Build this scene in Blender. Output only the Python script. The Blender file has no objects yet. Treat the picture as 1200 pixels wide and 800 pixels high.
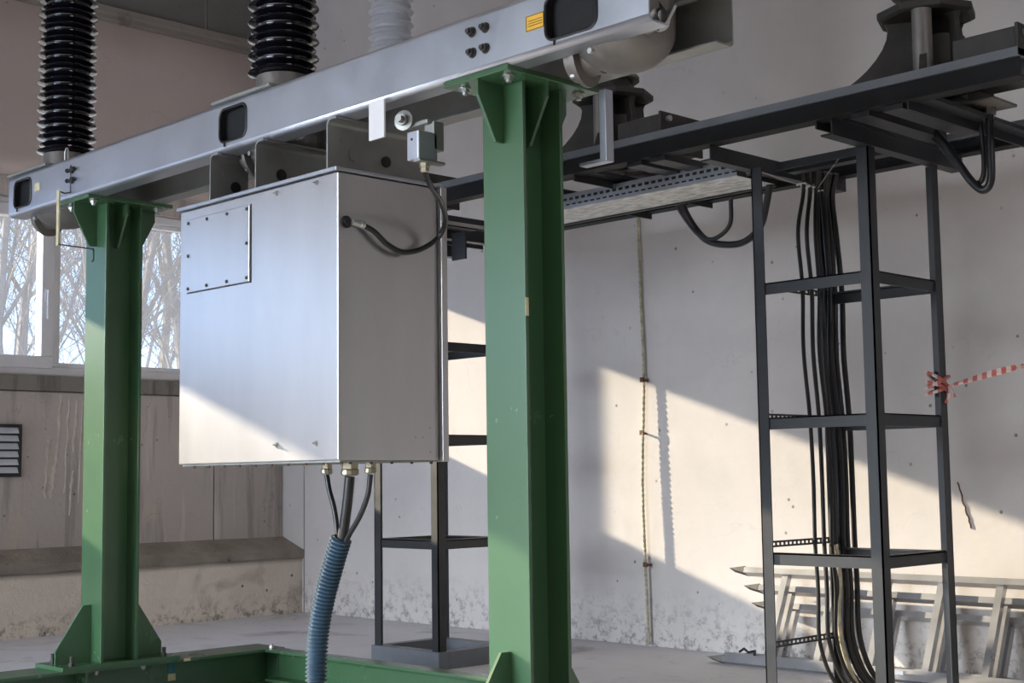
import bpy, bmesh, math, random
from mathutils import Vector, Matrix

# ------------------------------------------------------------------ camera
S = bpy.context.scene
COL = S.collection
yaw, pitch, roll, FPX = 0.794306633, 0.0947528519, -0.0137268276, 1663.06
fw = Vector((-math.sin(yaw)*math.cos(pitch), math.cos(yaw)*math.cos(pitch), math.sin(pitch)))
rt = Vector((math.cos(yaw), math.sin(yaw), 0))
up = rt.cross(fw)
r2 = math.cos(roll)*rt + math.sin(roll)*up
u2 = -math.sin(roll)*rt + math.cos(roll)*up
cam = bpy.data.cameras.new('camera')
cam.sensor_width = 36.0
cam.lens = FPX*36.0/1200.0
cam.clip_start = 0.05
cam.clip_end = 300
camo = bpy.data.objects.new('camera', cam)
M = Matrix((r2, u2, -fw)).transposed().to_4x4()
M.translation = Vector((0, 0, 0.85))
camo.matrix_world = M
COL.objects.link(camo)
S.camera = camo

# ------------------------------------------------------------------ light
S.view_settings.view_transform = 'Standard'
S.view_settings.look = 'None'
S.view_settings.gamma = 1.0
S.view_settings.use_curve_mapping = False
S.view_settings.exposure = 0.22
try:
    S.cycles.use_denoising = True
    S.cycles.max_bounces = 10
    S.cycles.diffuse_bounces = 6
    S.cycles.transparent_max_bounces = 12
except Exception:
    pass

W = bpy.data.worlds.new('sky'); S.world = W
W.use_nodes = True
wn = W.node_tree; wn.nodes.clear()
wo = wn.nodes.new('ShaderNodeOutputWorld'); wb = wn.nodes.new('ShaderNodeBackground')
tc = wn.nodes.new('ShaderNodeTexCoord'); sx = wn.nodes.new('ShaderNodeSeparateXYZ')
cr = wn.nodes.new('ShaderNodeValToRGB')
cr.color_ramp.elements[0].position = 0.0; cr.color_ramp.elements[0].color = (0.47, 0.67, 1.0, 1)
cr.color_ramp.elements[1].position = 0.7; cr.color_ramp.elements[1].color = (0.30, 0.50, 1.0, 1)
wn.links.new(tc.outputs['Generated'], sx.inputs[0]); wn.links.new(sx.outputs['Z'], cr.inputs[0])
wn.links.new(cr.outputs[0], wb.inputs[0]); wb.inputs[1].default_value = 2.0
wn.links.new(wb.outputs[0], wo.inputs[0])

sun = bpy.data.lights.new('sun', 'SUN')
sun.energy = 17.5; sun.color = (1.0, 0.80, 0.56); sun.angle = math.radians(0.6)
suno = bpy.data.objects.new('sun', sun)
suno.rotation_euler = Vector((1.0, 0.24, -0.345)).to_track_quat('-Z', 'Y').to_euler()
suno.location = (-12, -4, 6)
COL.objects.link(suno)

# added fill light, unseen, in a made-up opening behind the camera
gate = bpy.data.lights.new('rear_fill_light', 'AREA'); gate.shape = 'RECTANGLE'; gate.size = 4.6; gate.size_y = 2.4; gate.spread = math.radians(92)
gate.energy = 430.0; gate.color = (0.87, 0.94, 1.0)
rfillo = bpy.data.objects.new('rear_fill_light', gate); rfillo.location = (-5.2, -5.0, 1.75)
rfillo.rotation_euler = (math.radians(90-38), 0, math.radians(-17)); COL.objects.link(rfillo)
# second added fill light, unseen, high on the right-hand wall
hiw = bpy.data.lights.new('high_fill_light', 'AREA'); hiw.shape = 'RECTANGLE'; hiw.size = 4.0; hiw.size_y = 1.3
hiw.energy = 85.0; hiw.color = (1.0, 0.95, 0.90)
hfillo = bpy.data.objects.new('high_fill_light', hiw); hfillo.location = (6.98, 0.5, 4.6)
hfillo.rotation_euler = (math.radians(82), 0, math.radians(90)); COL.objects.link(hfillo)

# ------------------------------------------------------------------ materials
def nd(nt, kind, **kw):
    n = nt.nodes.new(kind)
    for k, v in kw.items():
        if k in n.inputs.keys(): n.inputs[k].default_value = v
        else: setattr(n, k, v)
    return n

def mat(name, col, rough=0.5, metal=0.0, var=0.12, scale=8.0, bump=0.0, bscale=60.0, spec=0.5, stretch=(1, 1, 1), rvar=0.08):
    m = bpy.data.materials.new(name); m.use_nodes = True
    nt = m.node_tree; nt.nodes.clear()
    out = nd(nt, 'ShaderNodeOutputMaterial'); b = nd(nt, 'ShaderNodeBsdfPrincipled')
    nt.links.new(b.outputs[0], out.inputs[0])
    b.inputs['Metallic'].default_value = metal
    b.inputs['Specular IOR Level'].default_value = spec
    t = nd(nt, 'ShaderNodeTexCoord'); mp = nd(nt, 'ShaderNodeMapping')
    mp.inputs['Scale'].default_value = stretch
    nt.links.new(t.outputs['Object'], mp.inputs[0])
    n = nd(nt, 'ShaderNodeTexNoise', Scale=scale, Detail=6.0, Roughness=0.6)
    nt.links.new(mp.outputs[0], n.inputs['Vector'])
    mx = nd(nt, 'ShaderNodeMixRGB')
    mx.inputs[1].default_value = tuple(c*(1-var) for c in col)+(1,)
    mx.inputs[2].default_value = tuple(min(1, c*(1+var)) for c in col)+(1,)
    r = nd(nt, 'ShaderNodeMapRange'); r.inputs[1].default_value = .3; r.inputs[2].default_value = .7
    nt.links.new(n.outputs[0], r.inputs[0]); nt.links.new(r.outputs[0], mx.inputs[0])
    nt.links.new(mx.outputs[0], b.inputs['Base Color'])
    rr = nd(nt, 'ShaderNodeMapRange'); rr.inputs[3].default_value = max(.02, rough-rvar); rr.inputs[4].default_value = min(1, rough+rvar)
    nt.links.new(n.outputs[0], rr.inputs[0]); nt.links.new(rr.outputs[0], b.inputs['Roughness'])
    if bump:
        n2 = nd(nt, 'ShaderNodeTexNoise', Scale=bscale, Detail=4.0)
        nt.links.new(mp.outputs[0], n2.inputs['Vector'])
        bp = nd(nt, 'ShaderNodeBump', Strength=bump, Distance=0.01)
        nt.links.new(n2.outputs[0], bp.inputs['Height']); nt.links.new(bp.outputs[0], b.inputs['Normal'])
    return m

def concrete(name, base, dark, stain=None, patch=0.35, streak=0.0, pits=0.3, cracks=.35, bump=0.3, grime_z=None, grime_top=None, rough=0.9):
    """mottled concrete: broad patches, streaks that run down, small pits, grime near a given height"""
    m = bpy.data.materials.new(name); m.use_nodes = True
    nt = m.node_tree; nt.nodes.clear(); L = nt.links.new
    out = nd(nt, 'ShaderNodeOutputMaterial'); b = nd(nt, 'ShaderNodeBsdfPrincipled', Roughness=rough)
    b.inputs['Specular IOR Level'].default_value = 0.25
    L(b.outputs[0], out.inputs[0])
    t = nd(nt, 'ShaderNodeTexCoord'); V = t.outputs['Object']
    def noise(scale, detail=8, stretch=None, rough=.6, dist=0):
        n = nd(nt, 'ShaderNodeTexNoise', Scale=scale, Detail=detail, Roughness=rough, Distortion=dist)
        if stretch:
            mp = nd(nt, 'ShaderNodeMapping'); mp.inputs['Scale'].default_value = stretch; L(V, mp.inputs[0]); L(mp.outputs[0], n.inputs['Vector'])
        else: L(V, n.inputs['Vector'])
        return n.outputs[0]
    def rng(x, a, c, lo=0., hi=1.):
        r = nd(nt, 'ShaderNodeMapRange'); r.inputs[1].default_value = a; r.inputs[2].default_value = c
        r.inputs[3].default_value = lo; r.inputs[4].default_value = hi; L(x, r.inputs[0]); return r.outputs[0]
    def mix(f, c1, c2):
        x = nd(nt, 'ShaderNodeMixRGB')
        for s, v in ((0, f), (1, c1), (2, c2)):
            if isinstance(v, (int, float)): x.inputs[s].default_value = v
            elif isinstance(v, tuple): x.inputs[s].default_value = v+(1,)
            else: L(v, x.inputs[s])
        return x.outputs[0]
    def mul(a, c):
        x = nd(nt, 'ShaderNodeMath', operation='MULTIPLY'); L(a, x.inputs[0])
        if isinstance(c, (int, float)): x.inputs[1].default_value = c
        else: L(c, x.inputs[1])
        return x.outputs[0]
    c = mix(rng(noise(1.1, 8, dist=.4), .38, .66, 0, patch), base, dark)
    c = mix(rng(noise(7, 6), .5, .8, 0, .25), c, dark)
    if stain:
        c = mix(rng(noise(2.2, 5, dist=.8), .56, .72, 0, .7), c, stain)
    sp = nd(nt, 'ShaderNodeSeparateXYZ'); L(V, sp.inputs[0])
    if streak:
        s = noise(9, 4, (1, 1, .09), dist=.3)
        c = mix(rng(s, .54, .64, 0, streak), c, tuple(x*.42 for x in dark))
        s2 = noise(11, 4, (1, 1, .07), dist=.2)
        c = mix(rng(s2, .6, .66, 0, streak*.9), c, tuple(min(1, x*1.35) for x in base))
    if grime_z is not None:
        g = rng(sp.outputs['Z'], grime_z, 0.0, 0, 1)
        gn = rng(noise(16, 10, rough=.8), .50, .58)
        c = mix(mul(mul(g, gn), .85), c, tuple(x*.35 for x in dark))
    if grime_top is not None:
        z0, z1 = grime_top
        g = rng(sp.outputs['Z'], z0, z1)
        gn = rng(noise(3, 6), .3, .6, .72, 1)
        c = mix(mul(mul(g, gn), .9), c, tuple(x*.34 for x in dark))
    vo = nd(nt, 'ShaderNodeTexVoronoi', Scale=9.0); L(V, vo.inputs['Vector'])
    pm = mul(rng(vo.outputs['Distance'], .085, .05), rng(noise(3.5, 3), .46, .54))
    vc = nd(nt, 'ShaderNodeTexVoronoi', Scale=3.2); vc.feature = 'DISTANCE_TO_EDGE'
    nw = nd(nt, 'ShaderNodeTexNoise', Scale=7.0, Detail=5.0); L(V, nw.inputs['Vector'])
    wm = nd(nt, 'ShaderNodeMixRGB'); wm.inputs[0].default_value = .22; L(V, wm.inputs[1]); L(nw.outputs['Color'], wm.inputs[2]); L(wm.outputs[0], vc.inputs['Vector'])
    ck = mul(rng(vc.outputs['Distance'], .010, .002), rng(noise(1.7, 2), .52, .60))
    c = mix(mul(ck, cracks), c, tuple(x*.4 for x in dark))
    c = mix(mul(pm, pits), c, tuple(x*.25 for x in dark))
    L(c, b.inputs['Base Color'])
    hb = noise(35, 8); h2 = noise(4, 3)
    ad = nd(nt, 'ShaderNodeMath', operation='ADD'); L(hb, ad.inputs[0]); L(h2, ad.inputs[1])
    sb = nd(nt, 'ShaderNodeMath', operation='SUBTRACT'); L(ad.outputs[0], sb.inputs[0]); L(pm, sb.inputs[1])
    bp = nd(nt, 'ShaderNodeBump', Strength=bump, Distance=0.012); L(sb.outputs[0], bp.inputs['Height']); L(bp.outputs[0], b.inputs['Normal'])
    return m

m_backwall = concrete('back_wall_concrete', (.62, .585, .565), (.46, .435, .43), patch=.5, pits=.8, cracks=.12, grime_z=.30, bump=.08)
m_leftwall = concrete('left_wall_concrete', (.52, .465, .43), (.38, .34, .31), stain=(.58, .49, .37), streak=.38, pits=.8, bump=.25)
m_lintel = concrete('lintel_concrete', (.50, .425, .39), (.40, .35, .32), pits=.5, bump=.1, patch=.5)
m_upper = concrete('upper_panel_concrete', (.17, .165, .15), (.11, .105, .10), pits=.5)
m_plinth = concrete('plinth_concrete', (.78, .70, .60), (.50, .43, .36), stain=(.34, .25, .17), pits=1., cracks=.9, bump=.8, grime_top=(.315, .35), grime_z=.16)
m_rough = concrete('rough_cornice_concrete', (.30, .27, .24), (.15, .13, .12), pits=1., bump=1.0, stain=(.12, .10, .09))
m_floor = concrete('floor_concrete', (.60, .585, .60), (.44, .425, .435), stain=(.22, .20, .18), pits=.3, bump=.12, rough=.7)
m_ceil = concrete('ceiling_concrete', (.42, .36, .31), (.32, .28, .24))
m_dirt = concrete('dirty_sill_plaster', (.27, .25, .22), (.17, .155, .135), stain=(.1, .09, .08), streak=.5)
m_pvc = mat('white_window_plastic', (.72, .72, .74), .35, var=.05)
m_galv = mat('galvanised_sheet', (.45, .475, .53), .34, .75, var=.08, scale=5, bump=.03, bscale=25)
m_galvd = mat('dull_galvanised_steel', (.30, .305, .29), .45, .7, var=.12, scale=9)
m_alu = mat('brushed_aluminium', (.56, .55, .55), .31, .9, rvar=.02, var=.05, scale=6, stretch=(1, 1, .25))
m_ladder = mat('ladder_aluminium', (.46, .46, .475), .30, .78, var=.08)
m_green = mat('green_paint', (.048, .118, .056), .27, rvar=.015, var=.05, scale=4, bump=.006, bscale=60, spec=.75)
m_dark = mat('dark_grey_steel_paint', (.020, .022, .026), .45, var=.25, scale=14, spec=.45)
m_darker = mat('near_black_steel', (.012, .013, .014), .6, var=.25, scale=14, spec=.25)
m_darkstrip = mat('blue_grey_steel', (.13, .145, .165), .5, var=.12, scale=10)
m_cast = mat('weathered_casting', (.042, .038, .035), .6, .2, var=.25, scale=10, bump=.2, bscale=40)
m_castl = mat('aluminium_casting', (.19, .178, .165), .5, .55, var=.15, scale=10, bump=.15, bscale=50)
m_black = mat('black_rubber', (.012, .012, .014), .38, var=.2)
m_glaze = mat('glossy_black_insulator', (.006, .006, .010), .12, var=.2, spec=.6, rvar=.03)
m_greyins = mat('grey_silicone_insulator', (.62, .64, .68), .4, var=.06)
m_brass = mat('nickel_brass', (.42, .38, .28), .4, .7)
m_steel = mat('zinc_steel', (.45, .45, .44), .35, .8)
m_hose = mat('blue_grey_corrugated_plastic', (.032, .070, .115), .38, var=.15, spec=.6)
m_yellow = mat('yellow_sticker', (.75, .42, .03), .45, var=.06)
m_ink = mat('black_ink', (.02, .02, .02), .6)
m_pale = mat('pale_yellow_label', (.62, .56, .34), .5, var=.15, scale=40)
m_teal = mat('teal_tape', (.02, .16, .17), .5)
m_white = mat('white_plate', (.72, .72, .74), .45, var=.04)
m_rope = mat('old_yellow_rope', (.42, .38, .27), .85, var=.35, scale=30)
m_bark = mat('tree_bark', (.15, .145, .15), .9, var=.3)
m_ground = mat('dry_winter_grass', (.22, .21, .17), .95, var=.3, scale=1.5)
m_louvre = mat('white_louvre', (.62, .64, .70), .5)
m_wood = mat('wood_block', (.16, .09, .05), .8, var=.3)
m_rust = mat('rusty_steel', (.14, .075, .045), .85, var=.3, scale=30)

m_glass = bpy.data.materials.new('dusty_glass'); m_glass.use_nodes = True
nt = m_glass.node_tree; nt.nodes.clear()
o = nd(nt, 'ShaderNodeOutputMaterial'); tr = nd(nt, 'ShaderNodeBsdfTransparent'); gl = nd(nt, 'ShaderNodeBsdfGlossy', Roughness=0.03)
tl = nd(nt, 'ShaderNodeBsdfTranslucent'); tl.inputs[0].default_value = (.8, .88, 1, 1); tr.inputs[0].default_value = (.93, .97, 1, 1)
m1 = nd(nt, 'ShaderNodeMixShader'); m1.inputs[0].default_value = .03; m2 = nd(nt, 'ShaderNodeMixShader'); m2.inputs[0].default_value = .06
nt.links.new(tr.outputs[0], m1.inputs[1]); nt.links.new(tl.outputs[0], m1.inputs[2]); nt.links.new(m1.outputs[0], m2.inputs[1]); nt.links.new(gl.outputs[0], m2.inputs[2]); nt.links.new(m2.outputs[0], o.inputs[0])

m_tape = bpy.data.materials.new('barrier_tape'); m_tape.use_nodes = True
nt = m_tape.node_tree; b = nt.nodes['Principled BSDF']; b.inputs['Roughness'].default_value = .35
t = nd(nt, 'ShaderNodeTexCoord'); sp = nd(nt, 'ShaderNodeSeparateXYZ'); ml = nd(nt, 'ShaderNodeMath', operation='MULTIPLY'); ml.inputs[1].default_value = 26.0
fr = nd(nt, 'ShaderNodeMath', operation='FRACT'); gt = nd(nt, 'ShaderNodeMath', operation='GREATER_THAN'); gt.inputs[1].default_value = .5
mx = nd(nt, 'ShaderNodeMixRGB'); mx.inputs[1].default_value = (.45, .12, .10, 1); mx.inputs[2].default_value = (.62, .48, .45, 1)
nt.links.new(t.outputs['Object'], sp.inputs[0]); nt.links.new(sp.outputs['X'], ml.inputs[0]); nt.links.new(ml.outputs[0], fr.inputs[0]); nt.links.new(fr.outputs[0], gt.inputs[0]); nt.links.new(gt.outputs[0], mx.inputs[0]); nt.links.new(mx.outputs[0], b.inputs['Base Color'])

# ------------------------------------------------------------------ builders
class MB:
    def __init__(s): s.v = []; s.f = []
    def quads(s, vs, fs):
        k = len(s.v); s.v += [tuple(p) for p in vs]; s.f += [tuple(i+k for i in f) for f in fs]; return s
    def box(s, x0, x1, y0, y1, z0, z1):
        vs = [(x, y, z) for x in (x0, x1) for y in (y0, y1) for z in (z0, z1)]
        return s.quads(vs, [(0, 1, 3, 2), (4, 6, 7, 5), (0, 4, 5, 1), (2, 3, 7, 6), (0, 2, 6, 4), (1, 5, 7, 3)])
    def prism(s, pts, d, a):
        """closed outline pts (3d) pushed by vector d"""
        n = len(pts); P = [Vector(p) for p in pts]; d = Vector(d)
        k = len(s.v); s.v += [tuple(p) for p in P]+[tuple(p+d) for p in P]
        s.f.append(tuple(k+i for i in range(n))); s.f.append(tuple(k+n+i for i in reversed(range(n))))
        for i in range(n): j = (i+1) % n; s.f.append((k+i, k+n+i, k+n+j, k+j))
        return s
    def tube(s, pts, r, seg=8, closed=False, radii=None):
        P = [Vector(p) for p in pts]; n = len(P); k = len(s.v)
        nrm = None
        for i, p in enumerate(P):
            if closed: t = (P[(i+1) % n]-P[i-1])
            else: t = P[min(i+1, n-1)]-P[max(i-1, 0)]
            t.normalize()
            if nrm is None:
                a = Vector((0, 0, 1)) if abs(t.z) < .9 else Vector((1, 0, 0)); nrm = t.cross(a).normalized()
            nrm = (nrm-t*nrm.dot(t)).normalized(); bn = t.cross(nrm)
            rr = radii[i] if radii else r
            for q in range(seg):
                a = 2*math.pi*q/seg; s.v.append(tuple(p+nrm*math.cos(a)*rr+bn*math.sin(a)*rr))
        for i in range(n if closed else n-1):
            for q in range(seg):
                a = k+i*seg+q; b_ = k+i*seg+(q+1) % seg; c = k+((i+1) % n)*seg+(q+1) % seg; d = k+((i+1) % n)*seg+q
                s.f.append((a, b_, c, d))
        if not closed:
            s.f.append(tuple(k+q for q in reversed(range(seg)))); s.f.append(tuple(k+(n-1)*seg+q for q in range(seg)))
        return s
    def lathe(s, prof, c, ax=(0, 0, 1), seg=40):
        ax = Vector(ax).normalized(); a = Vector((1, 0, 0)) if abs(ax.x) < .9 else Vector((0, 1, 0))
        u = ax.cross(a).normalized(); v = ax.cross(u); c = Vector(c); k = len(s.v); n = len(prof)
        for r, h in prof:
            for q in range(seg):
                t = 2*math.pi*q/seg; s.v.append(tuple(c+ax*h+(u*math.cos(t)+v*math.sin(t))*max(r, 1e-4)))
        for i in range(n-1):
            for q in range(seg): s.f.append((k+i*seg+q, k+i*seg+(q+1) % seg, k+(i+1)*seg+(q+1) % seg, k+(i+1)*seg+q))
        s.f.append(tuple(k+q for q in reversed(range(seg)))); s.f.append(tuple(k+(n-1)*seg+q for q in range(seg)))
        return s
    def build(s, name, m, parent=None, bevel=0, smooth=False, kind=None, label=None):
        me = bpy.data.meshes.new(name)
        off = wloc(parent)
        me.from_pydata([tuple(Vector(v)-off) for v in s.v], [], s.f); me.materials.append(m)
        bm = bmesh.new(); bm.from_mesh(me); bmesh.ops.recalc_face_normals(bm, faces=bm.faces)
        bm.to_mesh(me); bm.free()
        if smooth:
            for p in me.polygons: p.use_smooth = True
            try: me.set_sharp_from_angle(angle=math.radians(40))
            except Exception: pass
        ob = bpy.data.objects.new(name, me); COL.objects.link(ob)
        if parent: ob.parent = parent
        if bevel:
            bv = ob.modifiers.new('bevel', 'BEVEL'); bv.width = bevel; bv.segments = 2; bv.limit_method = 'ANGLE'
        if kind: ob['kind'] = kind
        if label: ob['label'] = label
        return ob

def wloc(o):
    v = Vector((0, 0, 0))
    while o: v += o.location; o = o.parent
    return v
def tag(o, label=None, cat=None, group=None, kind=None):
    if label: o['label'] = label
    if cat: o['category'] = cat
    if group: o['group'] = group
    if kind: o['kind'] = kind
    return o
def thing(name, label, cat, loc, group=None):
    o = bpy.data.objects.new(name, None); COL.objects.link(o); o.location = loc; o.empty_display_size = .1
    return tag(o, label, cat, group)
def struct(mb, name, m, **k): return tag(mb.build(name, m, **k), kind='structure')
def copy_tree(o, loc=None, parent=None):
    c = o.copy(); COL.objects.link(c)
    if parent: c.parent = parent
    if loc is not None: c.location = loc
    for ch in list(o.children): copy_tree(ch, None, c)
    return c
def spline(pts, n=8):
    P = [Vector(p) for p in pts]; P = [P[0]*2-P[1]]+P+[P[-1]*2-P[-2]]; out = []
    for i in range(1, len(P)-2):
        for k in range(n):
            t = k/n; a, b_, c, d = P[i-1:i+3]
            out.append(.5*((2*b_)+(c-a)*t+(2*a-5*b_+4*c-d)*t*t+(3*b_-a-3*c+d)*t**3))
    out.append(P[-2]); return out
def nut(mb, c, ax, r=.011, h=.009, shank=.006):
    """hexagonal head with a stub of thread"""
    mb.lathe([(r, 0), (r, h)], c, ax, 6); mb.lathe([(shank, h), (shank, h+.008)], c, ax, 8); return mb

# ------------------------------------------------------------------ the hall
XL, YB = -7.77, 5.50
struct(MB().box(-8.4, 7, -5.3, 5.9, -.2, 0), 'floor', m_floor)
struct(MB().box(-8.4, 7, -5.3, 5.9, 6.5, 6.7), 'ceiling', m_ceil)
wbk = struct(MB().box(-8.4, 7.2, YB+.03, YB+.3, -.1, 6.6), 'wall_back', m_backwall)
for x0, x1 in ((-7.80, -7.545), (-7.535, 0.2), (.21, 7.0)):
    MB().box(x0, x1, YB, YB+.032, 0, 6.5).build('panel', m_backwall, wbk, bevel=.004)
struct(MB().box(7, 7.3, -5.3, 5.9, 0, 3.95).box(7, 7.3, -5.3, 5.9, 5.25, 6.5).box(7, 7.3, -5.3, -1.5, 3.95, 5.25).box(7, 7.3, 2.5, 5.9, 3.95, 5.25), 'wall_right', m_ceil)  # unseen high opening added for the right-hand fill light
# camera side wall with an unseen opening added for the rear fill light
struct(MB().box(-8.4, 7, -5.3, -5.0, 3.2, 6.5).box(-8.4, -7.55, -5.3, -5.0, 0, 3.2).box(-2.85, 7, -5.3, -5.0, 0, 3.2), 'wall_front', m_ceil)

units = [(1.20, 5.36), (-1.15, 1.02), (-4.75, -1.45)]
wl = MB()
z0w, z1w = 1.475, 2.50
wl.box(-8.1, XL-.03, -5.3, 5.53, 0, z0w).box(-8.1, XL-.03, -5.3, 5.53, z1w, 6.5)
prev = 5.53
for a, b_ in units:
    wl.box(-8.1, XL-.03, b_, prev, z0w, z1w); prev = a
wl.box(-8.1, XL-.03, -5.3, prev, z0w, z1w)
wlo = struct(wl, 'wall_left', m_leftwall)
ys = [-5.3, -2.2, 1.6, 4.972, 5.5]
for i in range(4):
    MB().box(XL-.032, XL, ys[i]+.004, ys[i+1]-.004, 0, 1.375).build('panel', m_leftwall, wlo, bevel=.004)
for a, b_ in [(5.36, 5.5), (1.02, 1.20), (-1.45, -1.15)]:
    MB().box(XL-.032, XL, a, b_, 1.375, 2.62).build('pier', m_leftwall, wlo)
MB().box(XL-.032, XL+.012, -5.3, 5.5, 1.38, 1.468).build('sill_band', m_dirt, wlo, bevel=.006)
MB().box(XL-.032, XL, -5.3, 5.5, 2.502, 2.62).build('head_band', m_leftwall, wlo)
random.seed(12)
dr = MB()
for y, zt, ln, w in ((3.93, 1.36, .42, .014), (3.98, 1.34, .55, .009), (4.03, 1.33, .30, .012), (4.07, 1.35, .62, .008), (3.86, 1.10, .34, .016), (3.90, .96, .20, .02), (4.01, .92, .26, .010)):
    n = 9; L_ = []; Rr_ = []
    for i in range(n+1):
        z = zt-ln*i/n; c_ = y+random.uniform(-.006, .006)-.02*i/n; ww = w*random.uniform(.5, 1.2)*(1 if i < n else .3)
        L_.append((XL, c_-ww, z)); Rr_.append((XL, c_+ww, z))
    M_ = [(XL+.003, (a[1]+b2[1])/2, a[2]) for a, b2 in zip(L_, Rr_)]
    dr.quads(L_+M_+Rr_, [(i, i+1, n+2+i, n+1+i) for i in range(n)]+[(n+1+i, n+2+i, 2*n+3+i, 2*n+2+i) for i in range(n)])
m_lime = mat('lime_runs', (.53, .475, .41), .9, var=.2, scale=20)
dr.build('lime_runs', m_lime, wlo, kind='stuff')
# lintel beam with rounded edges
def arc(cx, cz, r, a0, a1, n=8): return [(cx+r*math.cos(math.radians(a0+(a1-a0)*i/n)), cz+r*math.sin(math.radians(a0+(a1-a0)*i/n))) for i in range(n+1)]
pr = [(XL-.03, 2.62)]+arc(XL-.0, 2.74, .12, -90, 0)+[(XL+.12, 3.36), (XL+.113, 3.42), (XL+.098, 3.48), (XL+.075, 3.54), (XL+.045, 3.60), (XL+.01, 3.655), (XL-.16, 3.66)]
mb = MB().prism([(x, -5.3, z) for x, z in pr], (0, 10.8, 0), 0)
struct(mb, 'trim_1', m_lintel, smooth=True)
# rough cornice strip and the darker panels over it
pr = [(XL-.04, 3.655), (XL+.012, 3.657), (XL+.030, 3.672), (XL+.018, 3.70), (XL+.028, 3.715), (XL+.02, 3.755), (XL-.04, 3.77)]
struct(MB().prism([(x, -5.3, z) for x, z in pr], (0, 10.8, 0), 0), 'trim_2', m_rough)
ys = [-5.3, -3.2, -.6, 1.9, 3.5, 4.1, 4.905, 5.5]
up_ = struct(MB().box(XL-.16, XL-.04, -5.3, 5.5, 3.76, 6.5), 'trim_3', m_upper)
for i in range(7): MB().box(XL-.05, XL-.02, ys[i]+.006, ys[i+1]-.006, 3.772, 6.49).build('panel', m_upper, up_)
# plinth along the foot of the left wall
pr = [(XL-.02, 0), (-7.555, 0), (-7.56, .20), (-7.553, .345), (-7.535, .35), (-7.53, .395), (-7.56, .41), (XL-.02, .485)]
pl = MB(); nseg = 60; random.seed(4)
rings = []
for i in range(nseg+1):
    y = -5.3+10.8*i/nseg
    ring = []
    for j, (x, z) in enumerate(pr):
        dx = random.uniform(-.006, .006) if 1 <= j <= 6 else 0; dz = random.uniform(-.007, .007) if 2 < j < 7 else 0
        ring.append((x+dx, y, z+dz))
    rings.append(ring)
k = len(pr)
vs = [p for r in rings for p in r]
fs = [(i*k+j, i*k+(j+1) % k, (i+1)*k+(j+1) % k, (i+1)*k+j) for i in range(nseg) for j in range(k)]
fs += [tuple(range(k)), tuple(nseg*k+j for j in range(k))]
pl.quads(vs, fs); struct(pl, 'baseboard_left', m_plinth)

# windows
def window(n, y0, y1, panes, handle=None):
    fr = MB(); xa, xb = XL-.11, XL-.035; t = .05
    for box in ((y0, y1, z0w, z0w+t), (y0, y1, z1w-t, z1w)): fr.box(xa, xb, *box)
    fr.box(xa, xb, y0, y0+t, z0w+t, z1w-t).box(xa, xb, y1-t, y1, z0w+t, z1w-t)
    for i in range(len(panes)-1): fr.box(xa, xb, panes[i][1], panes[i+1][0], z0w+t, z1w-t)
    w = struct(fr, 'window_%d' % n, m_pvc, bevel=.006)
    for a, b_, sash in panes:
        s_ = .042 if sash else .028
        f = MB(); xc, xd = XL-.10, (XL-.015 if sash else XL-.05)
        lo, hi = z0w+t, z1w-t
        if sash: a2, b2, lo, hi = a-.02, b_+.02, lo-.012, hi+.012
        else: a2, b2 = a, b_
        s2 = s_+(.03 if sash else 0)
        f.box(xc, xd, a2, b2, lo, lo+s2).box(xc, xd, a2, b2, hi-s2, hi).box(xc, xd, a2, a2+s2, lo+s2, hi-s2).box(xc, xd, b2-s2, b2, lo+s2, hi-s2)
        so = f.build('sash', m_pvc, w, bevel=.005)
        MB().box(XL-.085, XL-.079, a2+s2-.006, b2-s2+.006, lo+s2-.006, hi-s2+.006).build('pane', m_glass, so)
        if sash and handle is not None:
            h = MB().box(XL-.016, XL-.004, handle-.014, handle+.014, 1.90, 1.985).box(XL-.006, XL+.012, handle-.009, handle+.009, 1.955, 1.975)
            h.box(XL+.004, XL+.020, handle-.010, handle+.010, 1.80, 1.975)
            h.build('handle', m_pvc, so, bevel=.006)
window(1, 1.20, 5.36, [(1.25, 2.62, False), (2.70, 3.86, True), (3.91, 4.83, False), (4.87, 5.31, False)], handle=3.835)
window(2, -1.15, 1.02, [(-1.10, .97, False)])
window(3, -4.75, -1.45, [(-4.7, -3.3, False), (-3.2, -1.5, False)])

# outside: ground and bare trees
struct(MB().box(-90, -8.4, -60, 70, -.6, -.4), 'floor_outside', m_ground)
def tree(x, y, h, seed, label):
    rnd = random.Random(seed); mb = MB()
    def grow(p, d, L, r, lev):
        n = 4; pts = [p]; rad = [r]; q = p.copy(); dd = d.copy()
        for i in range(n):
            dd = (dd+Vector((rnd.uniform(-.16, .16), rnd.uniform(-.16, .16), rnd.uniform(-.04, .12)))).normalized()
            q = q+dd*L/n; pts.append(q.copy()); rad.append(r*(1-.45*(i+1)/n))
            if lev < 4:
                for _ in range(3 if lev < 1 else 2):
                    ax = Vector((rnd.uniform(-1, 1), rnd.uniform(-1, 1), rnd.uniform(-.1, .9))).normalized()
                    nd_ = (dd*.65+ax*.8).normalized()
                    if rnd.random() < .86: grow(q.copy(), nd_, L*rnd.uniform(.38, .6), max(r*.40, .0045), lev+1)
        mb.tube(pts, r, 5 if lev < 2 else 3, radii=rad)
    grow(Vector((x, y, -.42)), Vector((0, 0, 1)), h, h*.011, 0)
    o = mb.build('bare_tree', m_bark); tag(o, label, 'tree', 'bare trees outside the windows'); return o
tl = ['bare winter tree outside the window, seen left of the window handle', 'bare winter tree seen between the window handle and the left green column',
      'bare winter tree seen between the left green column and the control cabinet', 'bare winter tree farther off behind the left window pane']
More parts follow.
